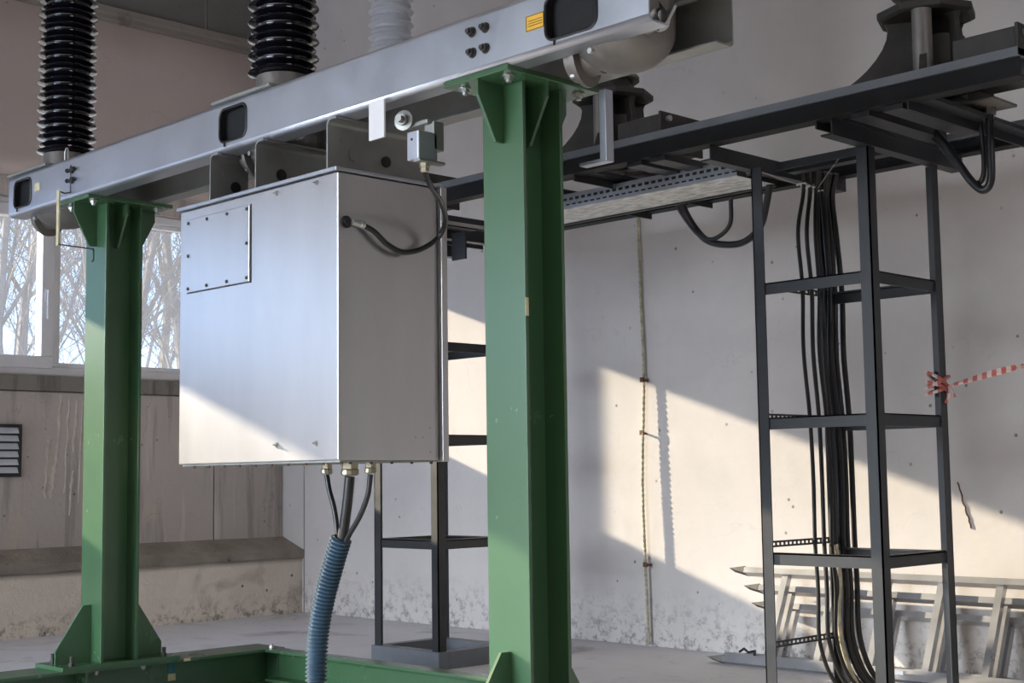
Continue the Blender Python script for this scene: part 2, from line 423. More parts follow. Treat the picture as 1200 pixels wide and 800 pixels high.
tree(-15.5, 7.1, 6.2, 3, tl[0]); tree(-15.0, 8.1, 6.4, 8, tl[1]); tree(-15.5, 9.55, 6.5, 11, tl[2]); tree(-20.0, 9.2, 8.0, 5, tl[3])
tree(-22, 12.4, 8.5, 21, 'tall bare tree far behind the pane beside the green column'); tree(-19, 11.0, 7.5, 17, 'slender bare tree in the strip of window next to the cabinet')

# louvre grille on the left wall
g = thing('vent_grille', 'white louvred vent grille on the stained left wall under the window', 'vent', (XL, 3.45, .89))
MB().box(XL, XL+.018, 3.22, 3.24, .885, 1.185).box(XL, XL+.018, 3.665, 3.685, .885, 1.185).box(XL, XL+.018, 3.24, 3.665, .885, .897).box(XL, XL+.018, 3.24, 3.665, 1.173, 1.185).build('frame', m_dark, g)
MB().box(XL, XL+.003, 3.24, 3.665, .897, 1.173).build('back_plate', m_dark, g)
for i in range(6):
    z = .903+i*.045
    MB().prism([(XL+.004, 3.24, z+.036), (XL+.022, 3.24, z+.004), (XL+.024, 3.24, z+.006), (XL+.006, 3.24, z+.038)], (0, .425, 0), 0).build('slat', m_louvre, g)

# ------------------------------------------------------------------ green support frame
def ipoly(cx, y0, y1, w, tf, tw): pass
def hcol(mb, cx, cy, w, d, tf, tw, z0, z1):
    mb.box(cx-w/2, cx+w/2, cy-d/2, cy-d/2+tf, z0, z1); mb.box(cx-w/2, cx+w/2, cy+d/2-tf, cy+d/2, z0, z1); mb.box(cx-tw/2, cx+tw/2, cy-d/2+tf, cy+d/2-tf, z0, z1)
CY = 2.795
def column(cx, label, sticker):
    t = thing('steel_column', label, 'column', (cx, CY, .15))
    mb = MB(); hcol(mb, cx, CY, .16, .16, .012, .009, .165, 1.94); mb.build('shaft', m_green, t, bevel=.0015)
    MB().box(cx-.13, cx+.13, 2.61, 2.98, 1.94, 1.956).build('cap_plate', m_green, t, bevel=.002)
    MB().box(cx-.11, cx+.11, 2.545, 3.045, .15, .166).build('base_plate', m_green, t, bevel=.002)
    th = .005
    def fin(o2):  # o2: list of (along, z); builds a fin to -Y and to +Y
        for s in (-1, 1):
            MB().prism([(cx-th, CY+s*(.08+a), z) for a, z in o2], (2*th, 0, 0), 0).build('gusset', m_green, t)
    fin([(0, 1.94), (.097, 1.94), (.097, 1.90), (.03, 1.775), (0, 1.775)])
    fin([(0, .166), (.145, .166), (.145, .215), (.035, .38), (0, .38)])
    for s in (-1, 1):
        MB().prism([(cx+s*a, CY-th, z) for a, z in [(.005, 1.94), (.10, 1.94), (.10, 1.905), (.03, 1.775), (.005, 1.775)]], (0, 2*th, 0), 0).build('gusset', m_green, t)
    for sx_ in (-1, 1):
        for y in (2.655, 2.935):
            b_ = MB(); nut(b_, (cx+sx_*.088, y, 1.94), (0, 0, -1), .013, .012, .008); b_.lathe([(.018, 0), (.018, .003)], (cx+sx_*.088, y, 1.9395), (0, 0, -1), 14); b_.build('bolt', m_steel, t)
        for y in (2.60, 2.99):
            b_ = MB(); nut(b_, (cx+sx_*.075, y, .166), (0, 0, 1), .012, .011, .008); b_.lathe([(.008, .02), (.008, .034)], (cx+sx_*.075, y, .166), (0, 0, 1), 8); b_.build('bolt', m_cast, t)
    if sticker:
        s_ = MB().box(cx+.0802, cx+.0812, 2.716, 2.7265, 1.285, 1.335).build('sticker', m_pale, t)
        s_['label'] = 'small pale yellow sticker'
    return t
column(-5.10, 'left green steel column in front of the window', False)
column(-2.79, 'large green steel column in the foreground, right of the control cabinet', True)

def rail_y(cx, label, y0=2.04, y1=3.55, marker=True):
    t = thing('base_rail', label, 'beam', (cx, CY, 0))
    MB().box(cx-.10, cx+.10, y0, y1, .139, .15).build('top_flange', m_green, t, bevel=.001)
    MB().box(cx-.10, cx+.10, y0, y1, 0, .011).build('bottom_flange', m_green, t, bevel=.001)
    MB().box(cx-.005, cx+.005, y0, y1, .011, .139).build('web', m_green, t)
    for y in (y1-.025, y1-.9): MB().box(cx+.005, cx+.088, y, y+.010, .011, .139).build('stiffener', m_green, t)
    if marker:
        for a, b_, m in ((.1385, .1505, m_pale), (.10, .139, m_teal), (.075, .10, m_pale)):
            pass
        MB().box(cx+.1001, cx+.1012, 3.065, 3.095, .139, .1505).build('marker_tape', m_pale, t, label='pale yellow marker tape')
        MB().box(cx+.0052, cx+.0064, 3.05, 3.085, .085, .139).build('marker_tape', m_teal, t, label='teal marker tape')
        MB().box(cx+.0052, cx+.0064, 3.05, 3.085, .055, .083).build('marker_tape', m_pale, t, label='pale yellow marker tape')
    for y in (2.70, 2.90, 3.50):
        b_ = MB(); nut(b_, (cx+.075, y, .139 if y < 3.4 else .150), (0, 0, -1 if y < 3.4 else 1), .011, .009, .007); b_.build('bolt', m_steel, t)
rail_y(-5.10, 'green steel base rail under the left green column')
rail_y(-2.79, 'green steel base rail under the foreground green column', marker=False)
t = thing('tie_beam', 'green channel beam on the floor between the two base rails', 'beam', (-3.95, 3.49, 0))
MB().box(-5.0, -2.89, 3.45, 3.53, .139, .15).build('top_flange', m_green, t, bevel=.001)
MB().box(-5.0, -2.89, 3.45, 3.53, 0.02, .031).build('bottom_flange', m_green, t, bevel=.001)
MB().box(-5.0, -2.89, 3.52, 3.53, .031, .139).build('web', m_green, t)
tag(MB().box(-5.08, -4.99, 3.56, 3.64, 0, .07).build('wood_block', m_wood, bevel=.004), 'small brown wooden block on the floor at the end of the green base rail', 'block')

# ------------------------------------------------------------------ breaker beam
BX0, BX1, BZ0, BZ1 = -5.655, -2.165, 1.957, 2.122
bm_ = thing('breaker_beam', 'long galvanised twin-channel beam across the two green columns', 'beam', (-3.91, 2.78, BZ0))
def rrect(x0, x1, z0, z1, r, n=5):
    pts = []
    for cx, cz, a in ((x1-r, z1-r, 0), (x0+r, z1-r, 90), (x0+r, z0+r, 180), (x1-r, z0+r, 270)):
        pts += arc(cx, cz, r, a, a+90, n)
    return pts
cuts = [(-5.604, -5.452, 1.985, 2.098), (-4.058, -3.898, 1.985, 2.098), (-2.515, -2.335, 1.980, 2.098)]
def channel(y, s, hasfront, cm=None):
    """web at y, flanges to s; web with rounded cut-outs"""
    bm = bmesh.new()
    def loop(pts): return [bm.verts.new((p[0], y, p[1])) for p in pts]
    R = .014
    outer = [(BX0, BZ0+R), (BX1, BZ0+R), (BX1, BZ1-R), (BX0, BZ1-R)]
    edges = []
    lo = loop(outer); edges += [bm.edges.new((lo[i], lo[(i+1) % 4])) for i in range(4)]
    if hasfront:
        for c in cuts:
            l2 = loop(rrect(*c, .028)); n = len(l2); edges += [bm.edges.new((l2[i], l2[(i+1) % n])) for i in range(n)]
    bmesh.ops.triangle_fill(bm, use_beauty=True, use_dissolve=False, edges=edges)
    # flanges with bent corners
    for z, sg in ((BZ0, 1), (BZ1, -1)):
        pts = []
        for a in range(6):
            t_ = math.radians(90*a/5); pts.append((y+s*R*(1-math.cos(t_)), z+sg*R*(1-math.sin(t_))))
        pts.append((y+s*.072, z))
        for i in range(len(pts)-1):
            v = [bm.verts.new((BX0, *pts[i])), bm.verts.new((BX1, *pts[i])), bm.verts.new((BX1, *pts[i+1])), bm.verts.new((BX0, *pts[i+1]))]; bm.faces.new(v)
    bmesh.ops.remove_doubles(bm, verts=bm.verts, dist=1e-4)
    bmesh.ops.recalc_face_normals(bm, faces=bm.faces)
    off = wloc(bm_)
    for v in bm.verts: v.co -= off
    me = bpy.data.meshes.new('channel'); bm.to_mesh(me); bm.free(); me.materials.append(cm or m_galv)
    for p in me.polygons: p.use_smooth = abs(p.normal.y) < .99 and abs(p.normal.z) < .99
    ob = bpy.data.objects.new('channel', me); COL.objects.link(ob); ob.parent = bm_
    so = ob.modifiers.new('thickness', 'SOLIDIFY'); so.thickness = .005; so.offset = 0
    return ob
channel(2.6125, 1, True); channel(2.950, -1, False, m_galvd)  # rear channel takes the darker galvanised tone to stand in for its shade
# black rubber-like edging round the cut-outs
for c in cuts:
    pts = [(x, 2.6095, z) for x, z in rrect(*c, .028, 6)]
    MB().tube(pts, .0045, 6, closed=True).build('cutout_edging', m_black, bm_, smooth=True)
    rr = rrect(*c, .028, 6); n_ = len(rr); sl = MB()
    sl.quads([(x, 2.611, z) for x, z in rr]+[(x, 2.634, z) for x, z in rr], [(i, (i+1) % n_, n_+(i+1) % n_, n_+i) for i in range(n_)]+[tuple(n_+i for i in range(n_))])
    sl.build('cutout_shade', m_darker, bm_, smooth=True)  # near-black lining and back sheet added so the openings read as deep shade
    xc = c[0]+.02
    MB().tube([(xc+.012, 2.608, c[2]), (xc+.012, 2.607, c[2]-.016)], .003, 6).build('drain_pin', m_black, bm_)
for x, z in ((-2.797, 2.073), (-2.743, 2.073), (-2.796, 2.014), (-2.743, 2.015)):
    b_ = MB(); b_.lathe([(.015, 0), (.015, .003)], (x, 2.610, z), (0, -1, 0), 16); nut(b_, (x, 2.607, z), (0, -1, 0), .012, .011, .007); b_.build('bolt', m_cast, bm_, smooth=False)
st = MB().box(-2.586, -2.517, 2.6075, 2.6095, 2.022, 2.064).build('warning_sticker', m_yellow, bm_, label='orange yellow warning sticker')
l_ = MB()
for a, b_, c, d in ((-2.584, -2.519, 2.023, 2.0245), (-2.584, -2.519, 2.0615, 2.063), (-2.584, -2.5825, 2.023, 2.063), (-2.5205, -2.519, 2.023, 2.063)): l_.box(a, b_, 2.6065, 2.6075, c, d)
for z in (2.034, 2.041, 2.048): l_.box(-2.577, -2.53+.006*math.sin(z*900), 2.6068, 2.6075, z, z+.0015)
l_.build('print', m_ink, st)
MB().box(-5.42, -5.372, 2.6085, 2.6095, 2.03, 2.062).build('type_label', m_pale, bm_, label='small faded yellow label')
MB().tube([(-5.222, 2.640, 2.121), (-5.222, 2.640, 2.165), (-5.214, 2.640, 2.178), (-5.204, 2.640, 2.178), (-5.196, 2.640, 2.165), (-5.196, 2.640, 2.121)], .0035, 8).build('lifting_eye', m_steel, bm_, smooth=True)
# transport pin chain
b_ = MB(); b_.tube([(-5.098, 2.602, 2.085), (-5.098, 2.602, 1.975)], .0028, 6)
for z in (2.067, 2.026):
    b_.lathe([(.005, -.026), (.005, .026)], (-5.098, 2.600, z), (1, 0, 0), 8); b_.lathe([(.014, 0), (.014, .008)], (-5.098, 2.609, z), (0, -1, 0), 12)
    b_.lathe([(.009, -.028), (.009, -.023)], (-5.098, 2.600, z), (1, 0, 0), 8); b_.lathe([(.009, .023), (.009, .028)], (-5.098, 2.600, z), (1, 0, 0), 8)
b_.build('hook_chain', m_dark, bm_)
b_ = MB().tube([(-5.098, 2.602, 1.977), (-5.140, 2.600, 1.980), (-5.143, 2.58, 1.985)], .003, 6).tube([(-5.146, 2.578, 1.776), (-5.00, 2.578, 1.748), (-4.862, 2.578, 1.722), (-4.860, 2.578, 1.68), (-4.872, 2.578, 1.676)], .0032, 6); b_.build('hook_rod', m_dark, bm_)
MB().box(-5.156, -5.137, 2.574, 2.580, 1.772, 1.990).build('flat_bar', m_pale, bm_, label='pale yellow flat bar')
# base plates that carry the poles
for x in (-5.486, -3.928, -2.37):
    MB().box(x-.17, x+.17, 2.60, 2.96, 2.123, 2.135).build('pole_plate', m_galvd, bm_, bevel=.003)
# bell shaped housings under the poles
for x in (-5.486, -3.928, -2.39):
    h = MB().lathe([(.135, .18), (.135, .04)]+[(.135*math.cos(math.radians(a)), .04-.10*math.sin(math.radians(a))) for a in range(10, 91, 10)], (x, 2.78, 1.965), (0, 0, 1), 40)
    ho = h.build('gear_housing', m_castl, bm_, smooth=True)
    c = MB().lathe([(.055, 0), (.058, .04), (.085, .045), (.085, .058), (.07, .06), (.068, .085), (.03, .10)], (x-.08, 2.78, 1.975), (-1, -.25, 0), 24).build('shaft_cover', m_castl, ho, smooth=True)
    bb = MB()
    for q in range(6):
        a = q*math.pi/3; bb.lathe([(.007, 0), (.007, .012)], (x-.135, 2.766+.070*math.cos(a), 1.975+.070*math.sin(a)), (-1, -.25, 0), 6)
    bb.lathe([(.008, 0), (.008, .012)], (x+.0, 2.78-.128, 1.935), (0, -1, 0), 10)
    bb.build('cover_bolts', m_steel, ho)
    MB().tube([(x+.10, 2.74, 1.985), (x+.20, 2.70, 1.99)], .018, 12).lathe([(.03, 0), (.03, .01)], (x+.17, 2.712, 1.988), (1, -.4, 0), 12).prism([(x+.185, 2.71, 2.03), (x+.215, 2.70, 1.995), (x+.25, 2.69, 2.0), (x+.215, 2.70, 1.97), (x+.18, 2.71, 1.955)], (.004, -.014, 0), 0).build('lever', m_steel, ho)
# hangers between beam and cabinet: bent Z plates
def hanger(x, y1, lab):
    z0, z1 = 1.786, 1.950; t = .006; R = .02
    pts = [(x+.045, z1)]+[(x+R-R*math.sin(math.radians(a)), z1-R+R*math.cos(math.radians(a))) for a in range(0, 91, 18)]+[(x-R+R*math.cos(math.radians(a)), z0+R-R*math.sin(math.radians(a))) for a in range(0, 91, 18)]+[(x-.035, z0)]
    bm = bmesh.new(); prev = None
    for px, pz in pts:
        v = [bm.verts.new((px, 2.60, pz)), bm.verts.new((px, y1, pz))]
        if prev: bm.faces.new((prev[0], v[0], v[1], prev[1]))
        prev = v
    off = wloc(bm_)
    for v in bm.verts: v.co -= off
    me = bpy.data.meshes.new('hanger'); bm.to_mesh(me); bm.free(); me.materials.append(m_galvd)
    ob = bpy.data.objects.new('hanger', me); COL.objects.link(ob); ob.parent = bm_
    so = ob.modifiers.new('thickness', 'SOLIDIFY'); so.thickness = t; so.offset = 0
    for yy, zz, r in ((2.655, 1.895, .008), (2.70, 1.852, .020)):
        MB().lathe([(r, 0), (r, .003)], (x+.003, yy, zz), (1, 0, 0), 20).build('hole_rim', m_black if r > .01 and x < -3.6 else m_galvd, ob)
    if y1 > 2.8: MB().lathe([(.018, 0), (.018, .004)], (x+.003, 2.83, 1.850), (1, 0, 0), 20).build('plug', m_black, ob)
hanger(-4.10, 2.752, 0); hanger(-3.83, 2.94, 1); hanger(-3.445, 2.99, 2)
# white end plate, crank and gland block in front of the last hanger
MB().box(-3.228, -3.158, 2.590, 2.596, 1.842, 1.955).build('white_plate', m_white, bm_, label='small white plate hanging under the beam')
MB().lathe([(.012, 0), (.012, .03), (.030, .032), (.030, .037), (.017, .039), (.017, .05)], (-3.125, 2.66, 1.888), (.35, -.94, 0), 24).lathe([(.011, .05), (.011, .068)], (-3.125, 2.66, 1.888), (.35, -.94, 0), 6).build('shaft_end', m_galvd, bm_, smooth=True)
gb = MB().box(-3.068, -3.018, 2.60, 2.675, 1.755, 1.84).build('switch_block', m_galv, bm_, bevel=.004)
MB().box(-3.06, -3.018, 2.66, 2.70, 1.79, 1.875).box(-3.13, -3.03, 2.645, 2.665, 1.868, 1.882).box(-3.04, -3.012, 2.60, 2.70, 1.748, 1.757).build('switch_bracket', m_galvd, gb, bevel=.003)
MB().lathe([(.016, 0), (.016, -.018), (.013, -.02), (.013, -.03), (.009, -.034)], (-3.03, 2.635, 1.755), (0, 0, 1), 6).build('cable_gland', m_brass, gb)
MB().lathe([(.004, 0), (.004, .002)], (-3.045, 2.60, 1.815), (0, -1, 0), 10).build('screw', m_black, gb)

# L shaped bar hanging behind the foreground column
t = MB().box(-2.64, -2.615, 2.952, 2.985, 1.74, 1.94).box(-2.72, -2.615, 2.952, 2.985, 1.732, 1.742)
t.build('stop_bar', m_galv, bm_, bevel=.002)

# insulators on the beam
def insulator(name, label, x, y, z0, h, R, Rm, rc, pitch, m, cap, group):
    t = thing(name, label, 'insulator', (x, y, z0), group)
    MB().lathe([(rc+.035, 0), (rc+.035, .014), (rc+.008, .016), (rc+.006, cap), (rc-.002, cap+.002)], (x, y, z0), (0, 0, 1), 40).build('base_flange', m_castl, t, smooth=True)
    for q in range(8):
        a = q*math.pi/4+.2; bb = MB(); nut(bb, (x+(rc+.024)*math.cos(a), y+(rc+.024)*math.sin(a), z0+.014), (0, 0, 1), .009, .008, .005); bb.build('bolt', m_steel, t)
    prof = []; z = cap
    while z < h:
        p = pitch/2
        prof += [(rc, z), (rc+.003, z+.004), (R-.004, z+.0085), (R, z+.0115), (R-.002, z+.0145), (rc+.012, z+.0215), (rc, z+.0245)]
        prof += [(rc, z+p), (rc+.003, z+p+.003), (Rm-.004, z+p+.0065), (Rm, z+p+.009), (Rm-.002, z+p+.0115), (rc+.010, z+p+.0175), (rc, z+p+.020)]
        z += pitch
    MB().lathe(prof, (x, y, z0), (0, 0, 1), 56).build('sheds', m, t, smooth=True)
    MB().lathe([(rc-.004, cap-.01), (rc-.004, h+.01)], (x, y, z0), (0, 0, 1), 32).build('core', m, t)
    MB().lathe([(rc+.006, h), (rc+.006, h+.06), (rc+.03, h+.062), (rc+.03, h+.08)], (x, y, z0), (0, 0, 1), 32).build('top_flange', m_castl, t)
    return t
insulator('pole_insulator', 'ribbed glossy black insulator at the left end of the galvanised beam', -5.486, 2.78, 2.136, 1.5, .121, .111, .086, .0585, m_glaze, .080, 'black pole insulators')
insulator('pole_insulator', 'ribbed glossy black insulator on the galvanised beam above the cabinet', -3.928, 2.78, 2.136, 1.5, .121, .111, .086, .0585, m_glaze, .080, 'black pole insulators')

# ------------------------------------------------------------------ control cabinet
EX0, EX1, EY0, EY1, EZ0, EZ1 = -4.235, -3.353, 2.57, 2.965, .905, 1.768
c = thing('control_cabinet', 'silver sheet metal control cabinet hanging under the galvanised beam', 'cabinet', (-3.79, 2.77, EZ0))
MB().box(EX0, EX1, EY0, EY1, EZ0, EZ1).build('body', m_alu, c, bevel=.003)
MB().box(EX0-.012, EX1+.004, EY0-.010, EY1+.03, EZ1+.004, EZ1+.016).build('lid', m_galv, c, bevel=.002)
MB().box(EX0, EX1+.018, EY1+.003, EY1+.028, EZ0-.006, EZ1+.004).build('rear_cover', m_alu, c, bevel=.003)
MB().box(EX0+.01, EX1-.006, EY0+.01, EY1-.01, EZ0-.006, EZ0).build('bottom_plate', m_galvd, c)
pn = MB().box(-4.188, -3.812, EY0-.006, EY0-.0005, 1.485, 1.735).build('access_panel', m_alu, c, bevel=.0015)
MB().box(-3.8115, -3.806, EY0-.0012, EY0, 1.481, 1.737).box(-4.19, -3.81, EY0-.0012, EY0, 1.4815, 1.4845).build('panel_gap', m_black, pn)
for x, z in [(-4.175, 1.722), (-4.06, 1.722), (-3.94, 1.722), (-3.825, 1.722), (-4.175, 1.61), (-3.825, 1.61), (-4.175, 1.498), (-4.06, 1.498), (-3.94, 1.498), (-3.825, 1.498)]:
    MB().lathe([(.0058, 0), (.0058, .003), (.003, .0045)], (x, EY0-.006, z), (0, -1, 0), 10).build('screw', m_dark, pn)
for x, z in [(-3.669, 1.750), (-3.458, 1.750), (-3.666, .957), (-3.463, .957)]:
    s_ = MB().lathe([(.009, 0), (.009, .003)], (x, EY0, z), (0, -1, 0), 14); nut(s_, (x, EY0-.003, z), (0, -1, 0), .0065, .004, .002); s_.build('screw', m_steel, c)
for y, z in [(2.93, .93), (2.93, 1.005), (2.87, .975), (2.90, .975)]:
    MB().lathe([(.003, 0), (.003, .002)], (EX1, y, z), (1, 0, 0), 8).build('rivet', m_steel, c)
for x in [EX0+.05+i*.09 for i in range(10)]:
    MB().lathe([(.005, 0), (.005, .007)], (x, EY0+.03, EZ0-.006), (0, 0, -1), 6).build('bottom_bolt', m_rust, c)
for y in [EY0+.06+i*.08 for i in range(5)]:
    MB().lathe([(.005, 0), (.005, .006)], (EX1-.02, y, EZ0-.006), (0, 0, -1), 6).build('bottom_bolt', m_black, c)
MB().lathe([(.019, 0), (.019, .006), (.012, .008), (.012, .014)], (EX1, 2.600, 1.618), (1, 0, 0), 20).build('cable_socket', m_black, c, smooth=True)
MB().lathe([(.010, 0), (.010, .03), (.012, .031), (.012, .045)], (EX1+.018, 2.61, 1.617), (0, 1, -.08), 10).build('plug', m_steel, c)
for x, r, h in ((-3.714, .018, .034), (-3.593, .028, .040), (-3.489, .018, .034)):
    MB().lathe([(r, 0), (r, -h*.45)], (x, 2.8, EZ0-.006), (0, 0, 1), 6).lathe([(r*.88, -h*.45), (r*1.05, -h*.55), (r*1.05, -h*.9), (r*.7, -h)], (x, 2.8, EZ0-.006), (0, 0, 1), 12).build('cable_gland', m_brass, c)

def cable(name, label, pts, r, m=None, group=None, seg=10, cat='cable'):
    o = MB().tube(spline(pts, 8), r, seg).build(name, m or m_black, smooth=True); return tag(o, label, cat, group)
cable('sensor_cable', 'thin black cable looping from the switch block to the side of the cabinet',
      [(-3.03, 2.635, 1.724), (-3.08, 2.70, 1.70), (-3.17, 2.82, 1.68), (-3.25, 2.91, 1.645), (-3.30, 2.925, 1.60), (-3.318, 2.87, 1.560), (-3.322, 2.80, 1.543), (-3.325, 2.74, 1.560), (-3.328, 2.69, 1.595), (-3.335, 2.652, 1.612)], .0085)
cable('power_cable', 'thin black cable from the left gland of the cabinet bottom into the hose', [(-3.714, 2.8, .862), (-3.70, 2.8, .812), (-3.676, 2.8, .757), (-3.661, 2.8, .695), (-3.655, 2.8, .636), (-3.665, 2.8, .60)], .0085)
cable('power_cable', 'thick black cable from the middle gland of the cabinet bottom into the hose', [(-3.593, 2.8, .856), (-3.607, 2.8, .771), (-3.625, 2.8, .69), (-3.640, 2.8, .640), (-3.66, 2.8, .60)], .0165)
cable('power_cable', 'thin black cable curving from the right gland of the cabinet bottom into the hose', [(-3.489, 2.8, .862), (-3.503, 2.8, .798), (-3.542, 2.8, .734), (-3.594, 2.8, .677), (-3.625, 2.8, .640), (-3.65, 2.8, .60)], .0085)
# corrugated hose: rings from a dense centre line
cl = spline([(-3.638, 2.8, .662), (-3.678, 2.8, .580), (-3.722, 2.8, .480), (-3.757, 2.8, .366), (-3.770, 2.8, .251), (-3.770, 2.8, .15), (-3.768, 2.8, .01)], 60)
d = [0]
for i in range(1, len(cl)): d.append(d[-1]+(cl[i]-cl[i-1]).length)
P = []; Rr = []; s_ = 0; j = 0; step = .0022; k = 0
while s_ < d[-1]:
    while d[j+1] < s_: j += 1
    f_ = (s_-d[j])/(d[j+1]-d[j]); P.append(cl[j].lerp(cl[j+1], f_)); ph = k % 6
    Rr.append((.0270, .0320, .0352, .0352, .0320, .0270)[ph]); k += 1; s_ += step
hs = thing('corrugated_hose', 'blue-grey corrugated conduit hose rising from the floor below the cabinet', 'hose', (-3.768, 2.8, 0))
ho = MB().tube(P[::1], .033, 28, radii=Rr).build('hose', m_hose, hs, smooth=True)
ax = (cl[0]-cl[3]).normalized()
MB().lathe([(.0255, .001), (.0255, .003)], cl[0], ax, 24).build('dark_mouth', m_black, hs)

# ------------------------------------------------------------------ dark steel disconnector frame
fr = thing('disconnector_frame', 'dark grey steel frame of long beams on the two lattice towers', 'frame', (-3.76, 4.37, 1.955))
FX0, FX1 = -5.70, -1.87
def long_beam(y, s, x0=FX0, x1=FX1):
    b_ = MB().box(x0, x1, min(y+s*.012, y+s*.018), max(y+s*.012, y+s*.018), 2.012, 2.072).box(x0, x1, min(y+s*.004, y+s*.065), max(y+s*.004, y+s*.065), 2.010, 2.016)
    o = b_.build('long_beam', m_darker, fr)  # web and lower flange near-black, the strip above them paler
    MB().box(x0, x1, min(y, y+s*.05), max(y, y+s*.05), 2.070, 2.098).build('upper_strip', m_darkstrip, o, bevel=.001)
long_beam(3.95, 1); long_beam(4.86, -1)
for x0 in (-5.26, -4.86, -3.03, -2.53):
    b_ = MB().box(x0, x0+.006, 3.97, 4.84, 1.955, 2.010).box(x0-.04, x0, 3.97, 4.84, 1.955, 1.961); b_.build('cross_bar', m_dark, fr)
for x0 in (FX0, FX1-.05):
    MB().box(x0, x0+.05, 3.955, 4.855, 2.075, 2.097).box(x0+.02, x0+.026, 3.97, 4.84, 2.012, 2.076).build('end_bar', m_dark, fr)
for x in (-4.80, -4.70, -3.38, -3.27, -2.42, -2.30):
    MB().box(x-.035, x+.035, 3.97, 4.47, 1.992, 2.018).build('mount_bar', m_dark, fr)
for px in (-5.27, -3.83, -2.39):
    for dx in (-.17, .17):
        MB().box(px+dx-.03, px+dx+.03, 3.97, 4.84, 2.016, 2.03).box(px+dx-.03, px+dx-.024, 3.97, 4.84, 1.985, 2.016).build('mount_bar', m_dark, fr)
MB().box(-4.75, -4.66, 4.29, 4.30, 1.83, 1.955).build('stub_plate', m_dark, fr)
MB().box(-3.0, -2.54, 4.40, 4.45, 1.965, 1.98).box(-2.98, -2.54, 4.30, 4.305, 1.955, 1.985).build('cable_bar', m_dark, fr)

def tower(x0, x1, y0, y1, levels, label, base=False, strips=()):
    t = thing('lattice_tower', label, 'tower', ((x0+x1)/2, (y0+y1)/2, 0)); w = .045; th = .005
    for x, sx_ in ((x0, 1), (x1, -1)):
        for y, sy in ((y0, 1), (y1, -1)):
            MB().box(min(x, x+sx_*w), max(x, x+sx_*w), min(y, y+sy*th), max(y, y+sy*th), .0, 1.955).box(min(x, x+sx_*th), max(x, x+sx_*th), min(y, y+sy*w), max(y, y+sy*w), .0, 1.955).build('leg', m_dark, t)
    i_ = .006
    for z in levels:
        a, b_ = z-.042, z
        MB().box(x0+i_, x1-i_, y0+i_, y0+i_+.005, a, b_).box(x0+i_, x1-i_, y0+i_, y0+.045, b_-.005, b_).build('brace', m_dark, t)
        MB().box(x0+i_, x1-i_, y1-i_-.005, y1-i_, a, b_).box(x0+i_, x1-i_, y1-.045, y1-i_, b_-.005, b_).build('brace', m_dark, t)
        MB().box(x1-i_-.005, x1-i_, y0+.045, y1-.045, a, b_).box(x1-.045, x1-i_, y0+.045, y1-.045, b_-.005, b_).build('brace', m_dark, t)
        if not strips: MB().box(x0+i_, x0+i_+.005, y0+.045, y1-.045, a, b_).build('brace', m_dark, t)
    for z in strips:
        s_ = MB(); xs = x0+.012
        s_.box(xs, xs+.003, y0+.005, y1-.005, z, z+.007).box(xs, xs+.003, y0+.005, y1-.005, z+.016, z+.023)
        n = 17
        for i in range(n+1):
            y = y0+.01+(y1-y0-.03)*i/n; s_.box(xs, xs+.003, y, y+.009, z+.007, z+.016)
        s_.build('perforated_strip', m_dark, t)
    if base:
        for bx in ((x0-.012, x1+.012, y0-.012, y0+.05), (x0-.012, x1+.012, y1-.05, y1+.012), (x0-.012, x0+.04, y0+.05, y1-.05), (x1-.04, x1+.012, y0+.05, y1-.05)):
            MB().box(*bx, 0, .078).build('base_channel', m_darkstrip, t, bevel=.002)
    return t
tower(-5.25, -4.80, 4.235, 4.66, (.57, 1.043, 1.465), 'dark grey steel lattice tower behind the foreground green column', base=True)
tower(-3.02, -2.535, 4.20, 4.67, (.568, 1.046, 1.53), 'dark grey steel lattice tower on the right carrying a bundle of cables', strips=(1.515, 1.040, .585, .232))

# pedestals, boxes and post insulators on the frame
def pedestal(x, label):
    t = thing('pedestal_casting', label, 'casting', (x, 4.37, 2.098), 'disconnector pedestals'); y = 4.37
    def fin(dirx, diry, reach, name='flared_leg'):
        d_ = Vector((dirx, diry, 0)).normalized(); n_ = Vector((-d_.y, d_.x, 0))*.012
        o2 = [(.03, 0), (reach, 0), (reach, .018)]+[(.13+(reach-.13)*(1-k/7)**1.9, .018+.25*(k/7)**.9) for k in range(1, 8)]+[(.14, .292), (.03, .292)]
        MB().prism([Vector((x, y, 2.10))+d_*a+Vector((0, 0, z))-n_ for a, z in o2], n_*2, 0).build(name, m_cast, t, bevel=.002)
    fin(-1, -.12, .48); fin(-.5, 1, .28); fin(1, -.2, .24); fin(.6, 1, .26); fin(.45, -1, .27); fin(-.9, -.5, .34)
    MB().lathe([(.155, 0), (.17, .008), (.17, .03), (.15, .036), (.10, .042), (.085, .09)], (x, y, 2.39), (0, 0, 1), 8).build('top_flange', m_cast, t, bevel=.003)
    MB().lathe([(.033, 0), (.033, .27)], (x+.06, y-.14, 2.115), (0, 0, 1), 20).build('rod', m_castl, t, smooth=True)
    MB().box(x+.0, x+.14, y-.20, y-.10, 2.10, 2.128).build('foot_block', m_castl, t, bevel=.006)
    MB().lathe([(.09, 0), (.09, .22)], (x+.03, y+.02, 2.10), (0, 0, 1), 24).build('hub', m_cast, t, smooth=True)
    MB().lathe([(.02, 0), (.02, .02)], (x+.12, y-.13, 2.16), (.6, -.8, 0), 16).build('knob', m_castl, t)
    return t
pedestal(-5.27, 'dark flared casting on the frame below the grey insulator')
pedestal(-3.83, 'dark flared casting on the frame right behind the foreground green column')
pedestal(-2.39, 'dark flared casting on the frame at the upper right corner')
